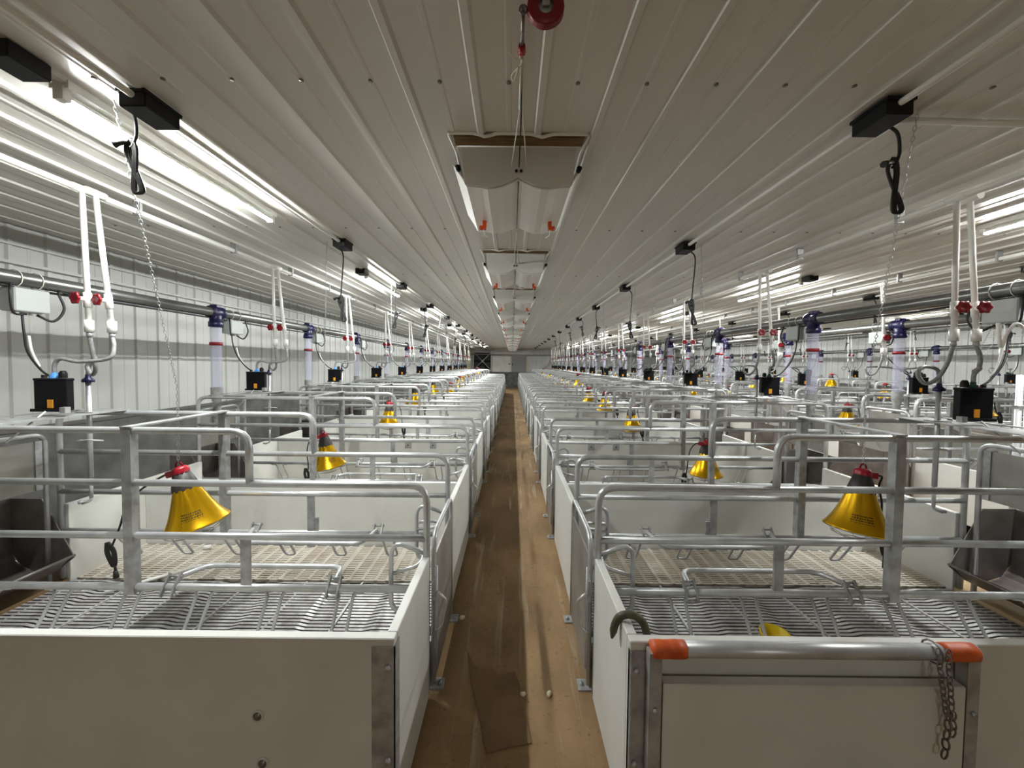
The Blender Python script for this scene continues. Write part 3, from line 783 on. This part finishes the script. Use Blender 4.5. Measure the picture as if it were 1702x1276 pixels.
def wall_x(name, x, sgn):
    wp = rib_profile(BACK_Y, END_Y, BACK_Y + 0.1, 0.24, 0.022, 0.012, 0.016)
    b = MB(); n = len(wp)
    b.add([(x + sgn * h, y, 1.12) for y, h in wp] + [(x + sgn * h, y, CEIL) for y, h in wp], [(i, i + 1, n + i + 1, n + i) for i in range(n - 1)], M['wall'])
    xs = sorted((x - sgn * 0.1, x - sgn * 0.01))
    b.box(M['wall'], xs[0], xs[1], BACK_Y, END_Y, 0, CEIL + 0.1)
    return struct(name, b)
wall_x('wall_left', WL, 1); wall_x('wall_right', WR, -1)
struct('baseboard_left', MB().box(M['concrete'], WL, WL + 0.06, BACK_Y, END_Y, FZ, 1.15).box(M['strip_dark'], WL, WL + 0.07, BACK_Y, END_Y, 1.15, 1.175))
struct('baseboard_right', MB().box(M['concrete'], WR - 0.06, WR, BACK_Y, END_Y, FZ, 1.15).box(M['strip_dark'], WR - 0.07, WR, BACK_Y, END_Y, 1.15, 1.175))
struct('trim_1', MB().box(M['wall'], WL, WL + 0.035, BACK_Y, END_Y, CEIL - 0.16, CEIL - 0.145).box(M['wall'], WL, WL + 0.05, BACK_Y, END_Y, CEIL - 0.30, CEIL - 0.28))
struct('trim_2', MB().box(M['wall'], WR - 0.035, WR, BACK_Y, END_Y, CEIL - 0.16, CEIL - 0.145).box(M['wall'], WR - 0.05, WR, BACK_Y, END_Y, CEIL - 0.30, CEIL - 0.28))
wb = MB(); wp = rib_profile(WL, WR, WL + 0.1, 0.48, 0.022, 0.012, 0.016); n = len(wp)
wb.add([(x, END_Y - h, 1.05) for x, h in wp] + [(x, END_Y - h, CEIL) for x, h in wp], [(i, i + 1, n + i + 1, n + i) for i in range(n - 1)], M['wall'])
wb.box(M['wall'], WL, WR, END_Y + 0.01, END_Y + 0.1, 0, CEIL + 0.1)
struct('wall_end', wb)
struct('baseboard_end', MB().box(M['concrete'], WL, WR, END_Y - 0.08, END_Y, FZ, 1.12))
struct('wall_back', MB().box(M['wall'], WL, WR, BACK_Y - 0.1, BACK_Y, 0, CEIL + 0.1))
# door, panel and fan in the end wall
d = MB().box(M['door_grey'], -0.04, 0.96, END_Y - 0.06, END_Y - 0.02, 1.12, 2.20)
dd = struct('door_1', d)
link('door_frame', MB().box(M['post'], 0.96, 1.02, END_Y - 0.09, END_Y - 0.02, 1.12, 2.26).box(M['wall'], -0.09, -0.04, END_Y - 0.09, END_Y - 0.02, 1.12, 2.26).box(M['wall'], -0.09, 1.02, END_Y - 0.09, END_Y - 0.02, 2.20, 2.26).mesh('door_frame'), dd)
q = link('door_handle', MB().box(M['plastic_black'], 0.0, 0.04, END_Y - 0.10, END_Y - 0.05, 1.58, 1.72).mesh('door_handle'), dd)
q = struct('door_2', MB().box(M['pvc'], -1.36, -0.11, END_Y - 0.07, END_Y - 0.02, 1.12, 2.20))
link('door_handle', MB().box(M['plastic_black'], -0.24, -0.17, END_Y - 0.12, END_Y - 0.06, 1.62, 1.72).mesh('door_handle'), q)
fan = link('exhaust_fan', None, None, (-2.04, END_Y - 0.06, 1.84)); tag(fan, 'square exhaust fan with crossed braces in the end wall', 'fan')
rx = Matrix.Rotation(math.pi / 2, 3, 'X')
fb = MB()
for (a0, a1, z0, z1) in ((-0.66, 0.66, 0.58, 0.66), (-0.66, 0.66, -0.66, -0.58), (-0.66, -0.58, -0.58, 0.58), (0.58, 0.66, -0.58, 0.58)):
    fb.box(M['galv_flat'], a0, a1, -0.12, 0.04, z0, z1)
link('housing', fb.mesh('housing'), fan)
link('shutter', MB().box(M['fan_dark'], -0.58, 0.58, 0.0, 0.03, -0.58, 0.58).mesh('shutter'), fan)
cr = MB()
for sg in (1, -1): cr.tube(M['galv'], [(-0.58, -0.10, -0.58 * sg), (0.58, -0.10, 0.58 * sg)], 0.025, 6)
link('brace', cr.mesh('brace'), fan)
hub = MB().lathe(M['galv_flat'], [(0.10, -0.02), (0.10, 0.08)], 12, (0, 0, 0), rx, cap0=True, cap1=True)
link('hub', hub.mesh('hub'), fan)
for k in range(6):
    a = k * math.pi / 3; bl = MB()
    r3 = Matrix.Rotation(a, 3, 'Y') @ Matrix.Rotation(0.5, 3, 'X')
    bl.box(M['fan_dark'], 0.09, 0.54, -0.004, 0.004, -0.08, 0.08, r3, (0, -0.04, 0))
    link('blade', bl.mesh('blade'), fan)
q = link('support_post', MB().box(M['post'], -3.0, -2.78, END_Y - 0.9, END_Y - 0.74, FZ, CEIL).mesh('support_post')); tag(q, 'yellowish square post standing beside the exhaust fan', 'post')
q = link('header_pipe', MB().cyl(M['galv_flat'], (WL + 0.1, END_Y - 0.55, 2.30), (WR - 0.1, END_Y - 0.55, 2.30), 0.03, 8).mesh('header_pipe')); tag(q, 'grey cross pipe running along the end wall above the door', 'pipe')

# ------------------------------------------------------------------ ceiling tubes
def light_parts():
    h = MB().box(M['pvc_pipe'], -0.035, 0.035, -0.61, 0.61, -0.028, 0.0)
    t = MB(); vs = []; n = 9
    for y in (-0.585, 0.585):
        vs += [(0.0195 * math.sin(q), y, -0.046 - 0.0195 * math.cos(q)) for q in [math.radians(-60 + 120 * i / (n - 1)) for i in range(n)]]
    t.add(vs, [(i, i + 1, n + i + 1, n + i) for i in range(n - 1)], M['tube'], True)
    t.box(M['pvc_pipe'], -0.0168, 0.0168, -0.585, 0.585, -0.0558, -0.042)
    e = [MB().box(M['pvc_pipe'], -0.018, 0.018, y - 0.014, y + 0.014, -0.068, -0.02) for y in (-0.60, 0.60)]
    b = MB().box(M['plastic_black'], -0.05, 0.05, -0.79, -0.67, -0.055, 0.0, bev=0.004)
    return [('housing', h, None, []), ('tube', t, 'lit white tube', []), ('end_cap', e[0], None, []), ('end_cap', e[1], None, []), ('connection_box', b, 'black connection box', [])]
lt = make_template('tube_light', light_parts(), light_parts(), 1)
for x, nm, k0, ph0 in ((-1.63, 'aisle side of the near wall row', 0, 0.04), (3.28, 'the feed alley', 0, 0.14), (8.1, 'the last row before the far wall', 1, 0.0)):
    for k in range(k0, 8):
        y = 2.0 + ph0 + 2.9 * k
        lt.put((x, y, CEIL - 0.004), f'lit ceiling tube light, {ORD[k - k0]} of the line over {nm}' , 'tube light', f'tube lights over {nm}', k > 4)

lt.put((0.5, -4.9, CEIL - 0.004), 'added unseen tube light brightening the fronts of the nearest panels', 'tube light', None)  # added lamp, out of view, lifts the dark near panel fronts

# ------------------------------------------------------------------ ceiling air inlets
def inlet_parts(fine=True):
    W = 0.225; L = 0.62; out = []
    wd = MB().box(M['wood'], -0.285, 0.285, -0.072, -0.008, -0.018, -0.002)
    out.append(('timber_trimmer', wd, 'bare timber strip', []))
    ck = MB()
    pts = [(-0.31, -0.08, -0.004)]
    for i in range(25):
        x = -0.30 + i * 0.025
        dz = 0.014 * (math.exp(-((x + 0.145) / 0.03) ** 2) + math.exp(-((x - 0.10) / 0.03) ** 2))
        pts.append((x, -0.08, -0.004 - dz))
    ck.tube(M['pvc_pipe'], pts, 0.008, 6)
    ck.tube(M['pvc_pipe'], [(-0.30, -0.005, -0.016), (0.30, -0.005, -0.016)], 0.006, 6)
    for sx in (-1, 1): ck.tube(M['pvc_pipe'], [(sx * 0.305, -0.08, -0.008), (sx * 0.285, 0.03, -0.03), (sx * 0.262, 0.12, -0.14)], 0.007, 6)
    out.append(('edge_sealant', ck, None, []))
    wing = [(0.0, -0.155)] + [(0.235 * t, -0.155 - 0.045 * math.sin(min(1, t * 1.25) * math.pi * 0.72)) for t in (0.15, 0.3, 0.45, 0.6, 0.75, 0.9, 1.0)]
    bottom = [(-x, z) for x, z in wing[::-1]] + wing[1:]
    poly = [(0.262, -0.012)] + [(-0.262, -0.012)] + [(x * 1.04, z + 0.004) for x, z in bottom]
    out.append(('end_plate', MB().prism(M['pvc'], poly, lambda a, b: (a, 0.0, b), lambda a, b: (a, 0.008, b)), None,
                [('screw', MB().lathe(M['plastic_black'], [(0.007, 0), (0.007, 0.006)], 8, (-0.010, 0.0, -0.125), rx, cap1=True, cap0=True).lathe(M['plastic_black'], [(0.007, 0), (0.007, 0.006)], 8, (0.012, 0, -0.125), rx, cap1=True, cap0=True), None)]))
    out.append(('end_plate', MB().prism(M['pvc'], poly, lambda a, b: (a, L, b), lambda a, b: (a, L + 0.008, b)), None, []))
    for sx in (-1, 1):
        prof = [(sx * x, z) for x, z in wing] + [(sx * 0.258, -0.150), (sx * 0.298, -0.090)]
        f = MB().sheet(M['pvc_pipe'], prof, lambda a, b, e: (a, 0.012 if e == 0 else L - 0.004, b), 0.006)
        cl = MB().box(M['orange'], sx * 0.185 - 0.010, sx * 0.185 + 0.010, 0.42, 0.445, -0.225, -0.185).box(M['orange'], sx * 0.195 - 0.018, sx * 0.195 + 0.018, 0.42, 0.445, -0.240, -0.222)
        cl.tube(M['rope'], spline([(sx * 0.19, 0.43, -0.235), (sx * 0.186, 0.46, -0.26), (sx * 0.17, 0.50, -0.262)], 4), 0.003, 5)
        kb = MB().lathe(M['plastic_black'], [(0.012, -0.012), (0.012, 0.012)], 10, (sx * 0.275, 0.0, -0.115), rx, cap0=True, cap1=True)
        out.append(('flap', f, 'curved white flap', [('clip', cl, 'orange clip'), ('pivot_knob', kb, None)]))
    out.append(('pull_cord', MB().tube(M['rubber'], [(0, 0.012, -0.165), (0, 0.30, -0.178), (0, L, -0.168)], 0.0025, 5), 'thin black cord', []))
    ca = MB().tube(M['rope'], [(-0.032, -0.004, -0.105), (-0.002, -0.30, -0.055), (0.004, -0.62, -0.03)], 0.0026, 5)
    ca.tube(M['rope'], [(0.036, -0.004, -0.105), (0.010, -0.30, -0.055), (0.004, -0.62, -0.03)], 0.0026, 5)
    ca.tube(M['rubber'], [(0.002, -0.004, -0.108), (0.005, -0.30, -0.052), (0.004, -0.62, -0.026)], 0.0028, 5)
    out.append(('hoist_line', ca, 'white and black lines', []))
    return out
it = make_template('ceiling_air_inlet', inlet_parts(), inlet_parts(False), 1)
for k in range(15):
    it.put((0.02, 1.805 + 1.70 * k, CEIL), f'white ceiling air inlet with curved flaps, {ORD[k]} along the aisle', 'air inlet', 'ceiling air inlets', k > 6)

# ------------------------------------------------------------------ pulley above the first inlet
pr = link('hoist_pulley', None, None, (0.050, 1.09, CEIL)); tag(pr, 'red pulley wheel with hook above the first air inlet', 'pulley')
ry = Matrix.Rotation(math.pi / 2, 3, 'X')
link('wheel', MB().lathe(M['red_dark'], [(0.020, -0.010), (0.030, -0.012), (0.047, -0.012), (0.050, -0.008), (0.046, 0.0), (0.050, 0.008), (0.047, 0.012), (0.030, 0.012), (0.020, 0.010)], 28, (0.03, 0, -0.045), ry).mesh('wheel'), pr)
link('axle_plate', MB().lathe(M['galv_flat'], [(0.026, -0.006), (0.026, 0.006)], 16, (0.03, 0, -0.045), ry, cap0=True, cap1=True).box(M['galv_flat'], 0.02, 0.04, -0.016, -0.012, -0.05, 0.0).mesh('axle_plate'), pr)
hk = MB().tube(M['steel_dark'], [(-0.030, 0, -0.045), (-0.030, 0.05, -0.055), (-0.031, 0.10, -0.060)], 0.006, 6)
hk.tube(M['steel_dark'], [(-0.030 + 0.010 * math.cos(a / 10 * 2 * math.pi), 0.0, -0.048 + 0.012 * math.sin(a / 10 * 2 * math.pi)) for a in range(10)], 0.003, 5, closed=True)
link('hook', hk.mesh('hook'), pr)
link('adjuster', MB().tube(M['red'], [(-0.031, 0.10, -0.060), (-0.031, 0.125, -0.062)], [0.010, 0.013], 8).mesh('adjuster'), pr)
rp = MB().tube(M['rope'], spline([(-0.031, 0.13, -0.06), (-0.035, 0.14, -0.066), (-0.028, 0.15, -0.064), (-0.035, 0.17, -0.068), (-0.060, 0.20, -0.075), (-0.054, 0.21, -0.085), (-0.045, 0.19, -0.078), (-0.04, 0.17, -0.07)], 5), 0.0032, 5)
rp.tube(M['rope'], [(-0.031, 0.14, -0.062), (-0.033, 0.40, -0.050)], 0.0036, 5)
rp.tube(M['rope'], [(-0.045, 0.16, -0.06), (-0.075, 0.13, -0.055)], 0.002, 5)
link('rope_knot', rp.mesh('rope_knot'), pr)['label'] = 'white rope tied in a loose bow'

# ------------------------------------------------------------------ things in the foreground
bY = ROWS['L']['c0'] - PITCH / 2
# corner plates, the left one wide and stained
for row, lab in (('L', 'galvanized corner plate bolted to the plain front panel'), ('R1', 'galvanized corner channel beside the orange-taped gate')):
    r = ROWS[row]; s = r['s']; x0 = r['x0']
    q = link('corner_post', None, None, (x0, bY, FZ)); tag(q, lab, 'post')
    if row == 'L':
        b = MB().box(M['galv_flat'], s * -0.004, s * 0.075, -0.0215, -0.0175, 0.03, TOP - 0.025 - FZ).box(M['galv_flat'], s * -0.004, 0, -0.0215, 0.03, 0.03, TOP - 0.025 - FZ)
    else:
        b = MB().box(M['galv_flat'], s * 0.0, s * 0.004, -0.03, 0.0, 0.03, TOP - 0.03 - FZ).box(M['galv_flat'], s * 0.062, s * 0.066, -0.05, -0.018, 0.03, TOP - 0.03 - FZ)
        b.box(M['galv_flat'], s * 0.0, s * 0.066, -0.022, -0.018, 0.03, TOP - 0.03 - FZ)
    link('plate', b.mesh('plate', 1), q)
    for z in (0.62, 0.30):
        link('bolt', MB().lathe(M['galv'], [(0.011, -0.008), (0.011, 0.008)], 6, (s * 0.02, -0.024, z), rx, cap0=True, cap1=True).mesh('bolt'), q)
# bolts in the left front panel
for (x, z, lab) in ((-0.845, 0.505, 'round washer and bolt in the middle of the plain front panel'), (-0.83, 0.34, 'round washer and bolt low on the plain front panel')):
    q = link('panel_bolt', MB().lathe(M['pvc'], [(0.021, 0.0), (0.021, 0.003), (0.015, 0.004)], 18, (0, 0, 0), rx, cap0=True).lathe(M['steel_dark'], [(0.0155, 0.003), (0.014, 0.005), (0.009, 0.005), (0.008, 0.010), (0.003, 0.011)], 18, (0, 0, 0), rx, cap0=True, cap1=True).mesh('panel_bolt'), None, (x, bY - 0.0175, z))
    tag(q, lab, 'bolt')
# the low gate on the right
gy = bY - 0.046
gt = link('entrance_gate', None, None, (0.42, gy, FZ)); tag(gt, 'low white gate with steel top tube and orange-taped ends', 'gate')
gz = 0.772 - FZ
GX0, GX1 = 0.055, 1.085
link('top_tube', MB().cyl(M['galv'], (GX0, 0, gz), (GX1 + 0.02, 0, gz), 0.0245, 20).mesh('top_tube'), gt)
for a, b, dz in ((GX0 - 0.01, GX0 + 0.10, 0.0), (GX1 - 0.095, GX1 + 0.015, 0.0)):
    prof = [(0.0262, 0), (0.0275, 0.02), (0.0268, 0.05), (0.0280, 0.08), (0.0265, b - a)]
    t = MB().lathe(M['tape'], prof, 18, (a, 0, gz), Matrix.Rotation(math.pi / 2, 3, 'Y'), wob=lambda q: 0.03 * math.sin(5 * q), cap0=True, cap1=True)
    link('tape_wrap', t.mesh('tape_wrap'), gt)['label'] = 'orange tape'
for x in (GX0, GX1):
    b = MB().box(M['galv_flat'], x - 0.02, x + 0.02, -0.018, 0.018, 0.0, gz - 0.005)
    o = link('upright', b.mesh('upright'), gt)
    link('bolt', MB().lathe(M['galv'], [(0.008, 0), (0.008, 0.008)], 6, (x, -0.018, gz - 0.19), rx, cap0=True, cap1=True).mesh('bolt'), o)
link('gate_panel', MB().box(M['pvc'], GX0 + 0.025, GX1 - 0.025, -0.020, 0.018, 0.03, gz - 0.103, bev=0.003).mesh('gate_panel'), gt)
# chain on the gate
gc = MB()
cx = 0.42 + GX1 - 0.105
def linkrow(p0, p1, w, r, ll):
    p0, p1 = Vector(p0), Vector(p1); d = (p1 - p0); L = d.length; d.normalize(); a = Vector((0, 1, 0)); b = d.cross(a).normalized()
    n = int(L / ll)
    for i in range(n):
        c = p0 + d * (L * (i + 0.5) / n); ww = a if i % 2 else b
        pts = [c + d * ll * 0.68 * math.cos(t / 10 * 2 * math.pi) + ww * w * math.sin(t / 10 * 2 * math.pi) for t in range(10)]
        gc.tube(M['steel_dark'], pts, r, 5, closed=True)
zt = 0.772 + 0.03
linkrow((cx, gy - 0.032, zt), (cx + 0.006, gy - 0.045, 0.615), 0.008, 0.0023, 0.020)
linkrow((cx - 0.03, gy - 0.028, zt), (cx - 0.01, gy - 0.045, 0.60), 0.008, 0.0020, 0.020)
linkrow((cx - 0.002, gy - 0.047, 0.615), (cx - 0.014, gy - 0.047, 0.46), 0.010, 0.0030, 0.026)
linkrow((cx + 0.010, gy - 0.045, 0.61), (cx + 0.012, gy - 0.045, 0.53), 0.010, 0.0026, 0.024)
gc.tube(M['steel_dark'], [(cx - 0.015, gy + 0.034 * math.cos(a / 12 * 2 * math.pi), 0.772 + 0.034 * math.sin(a / 12 * 2 * math.pi)) for a in range(12)], 0.003, 5, closed=True)
q = link('gate_chain', gc.mesh('gate_chain')); tag(q, 'rusty steel chain hanging from the taped end of the gate', 'chain')
# olive strap over the right corner
px = ROWS['R1']['x0']
ho = MB().tube(M['olive'], spline([(px - 0.03, bY + 0.10, 0.70), (px - 0.018, bY + 0.10, 0.755), (px + 0.0, bY + 0.09, 0.79), (px + 0.04, bY + 0.08, 0.80), (px + 0.075, bY + 0.07, 0.775), (px + 0.09, bY + 0.06, 0.71)], 6),
               [0.004] + [0.008, 0.011] + [0.014] * 26 + [0.012, 0.010], 10)
q = link('rubber_strap', ho.mesh('rubber_strap')); tag(q, 'olive rubber strap bent over the corner of the pen panel', 'strap')
# yellow scoop on the slats behind the gated panel
q = link('yellow_scoop', MB().lathe(M['yellow'], [(0.02, 0.0), (0.055, 0.004), (0.065, 0.03), (0.070, 0.06), (0.064, 0.058), (0.052, 0.012), (0.0, 0.010)], 24, cap0=True).mesh('yellow_scoop'), None, (1.36, 1.945, SLAT))
tag(q, 'small yellow bowl on the slats just behind the front panel', 'bowl')
# white rod on the slats of the left pen
q = link('white_rod', MB().tube(M['pvc_pipe'], [(-2.45, 2.30, SLAT + 0.012), (-2.12, 2.62, SLAT + 0.012)], 0.011, 8).mesh('white_rod')); tag(q, 'loose white plastic rod lying on the pen slats', 'rod')
q = link('plastic_elbow', MB().cyl(M['pvc_pipe'], (-2.30, 2.86, SLAT + 0.016), (-2.255, 2.88, SLAT + 0.016), 0.016, 10).mesh('plastic_elbow')); tag(q, 'short white plastic fitting lying on the cream slats', 'fitting')
# conduit crossing the ceiling, hose, alley posts, hanger plates
q = link('cross_conduit', MB().cyl(M['pvc_pipe'], (1.46, 1.56, CEIL - 0.032), (3.26, 1.62, CEIL - 0.032), 0.0125, 8).mesh('cross_conduit')); tag(q, 'white conduit crossing the ceiling from the socket box toward the feed alley', 'conduit')
q = link('white_hose', MB().tube(M['pvc_pipe'], spline([(2.76, 2.22, 1.96), (2.77, 2.21, 1.82), (2.79, 2.2, 1.90), (2.84, 2.2, 1.955), (2.90, 2.2, 1.90), (2.95, 2.2, 1.74), (2.97, 2.2, 1.60)], 6), 0.0085, 8).mesh('white_hose')); tag(q, 'white hose looping down below the junction box at the feed alley', 'hose')
q = link('alley_gate_frame', None, None, (3.30, 2.52, FZ)); tag(q, 'pair of galvanized uprights clamped together in the feed alley', 'gate frame')
for dx in (0, 0.062): link('upright', MB().cyl(M['galv'], (dx, 0, 0), (dx, 0, 1.60), 0.017, 10).mesh('upright'), q)
link('clamp', MB().box(M['galv_flat'], -0.02, 0.082, -0.02, 0.02, 1.38, 1.40).mesh('clamp'), q)
for row in ('L', 'R1'):
    r = ROWS[row]
    for i, u in enumerate((0.56, 0.86)):
        b = MB().box(M['galv_flat'], -0.038, 0.038, -0.003, 0.003, -0.035, 0.035).lathe(M['plastic_black'], [(0.008, 0), (0.008, 0.002)], 8, (0, -0.003, 0.005), rx, cap0=True, cap1=True)
        q = link('hanger_plate', b.mesh('hanger_plate'), None, (r['x0'] + r['s'] * u, r['c0'] + PITCH * 1.5 - 0.021, 0.70))
        tag(q, f"small steel plate {'nearer to' if i == 0 else 'farther from'} the aisle on the third divider, {r['short']}", 'plate', f"hanger plates {r['grp']}")
# boards under the troughs
for row, mt, lab in (('L', 'board', 'brown board on the slats under the stained trough'), ('R1', 'wood_pale', 'pale timber board on the slats under the dark trough')):
    r = ROWS[row]
    xs = sorted((r['x0'] + r['s'] * 2.445, r['x0'] + r['s'] * 2.70))
    q = link('trough_board', MB().box(M[mt], xs[0], xs[1], 1.45, 2.62, SLAT - 0.02, SLAT + 0.015).box(M['concrete'], xs[0] + 0.02, xs[1] - 0.02, 1.47, 2.60, FZ, SLAT - 0.02).mesh('trough_board')); tag(q, lab, 'board')
# broken board and crumbs on the aisle floor
bd = MB().prism(M['board'], [(-0.09, 1.58), (0.02, 1.61), (0.10, 1.625), (0.085, 1.74), (0.06, 1.80), (0.055, 1.93), (0.03, 2.01), (-0.05, 1.985), (-0.09, 2.03), (-0.15, 2.02), (-0.195, 2.06), (-0.235, 2.15), (-0.20, 1.98)],
                lambda a, b: (a, b, FZ), lambda a, b: (a, b, FZ + 0.007))
q = link('broken_board', bd.mesh('broken_board')); tag(q, 'broken flat brown board lying on the aisle floor', 'board')
def blob(name, loc, r, seed):
    rnd = random.Random(seed); prof = [(0.3 * r, 0), (0.9 * r, 0.3 * r), (1.0 * r, 0.9 * r), (0.6 * r, 1.4 * r), (0.1 * r, 1.55 * r)]
    ph = rnd.random() * 6
    return link(name, MB().lathe(M['crumb'], prof, 12, cap0=True, cap1=True, wob=lambda a: 0.22 * math.sin(2 * a + ph) + 0.15 * math.sin(3 * a)).mesh(name), None, loc)
tag(blob('foam_crumb', (-0.305, 2.43, FZ), 0.016, 1), 'cream foam crumb on the floor under the pen gate', 'crumb')
tag(blob('foam_crumb', (0.20, 1.87, FZ), 0.014, 2), 'cream foam crumb on the sandy floor near the alley-side pens', 'crumb')
tag(blob('foam_crumb', (0.07, 1.86, FZ + 0.007), 0.012, 3), 'cream foam crumb at the edge of the broken board', 'crumb')

# ------------------------------------------------------------------ camera, world, view
cam = bpy.data.cameras.new('camera'); co = bpy.data.objects.new('camera', cam); C.objects.link(co)
cam.sensor_fit = 'HORIZONTAL'; cam.sensor_width = 36.0
F = 640.0
cam.lens = 36.0 * F / 1702
PITCHDEG, ROLL = 2.0, 0.6
co.matrix_world = Matrix.Translation((0, 0.02, 1.70)) @ Matrix.Rotation(math.radians(90 - PITCHDEG), 4, 'X') @ Matrix.Rotation(math.radians(ROLL), 4, 'Z')
cam.shift_y = -(34 - F * math.tan(math.radians(PITCHDEG))) / 1702
cam.clip_start = 0.02
bpy.context.scene.camera = co
w = bpy.data.worlds.new('world'); bpy.context.scene.world = w; w.use_nodes = True
w.node_tree.nodes['Background'].inputs['Color'].default_value = (0, 0, 0, 1)
S = bpy.context.scene
S.view_settings.view_transform = 'Standard'; S.view_settings.look = 'None'
S.view_settings.gamma = 1.0; S.view_settings.use_curve_mapping = False
S.view_settings.exposure = 1.76
S.cycles.max_bounces = 8; S.cycles.diffuse_bounces = 5; S.cycles.glossy_bounces = 3; S.cycles.transparent_max_bounces = 12
S.cycles.caustics_reflective = False; S.cycles.caustics_refractive = False
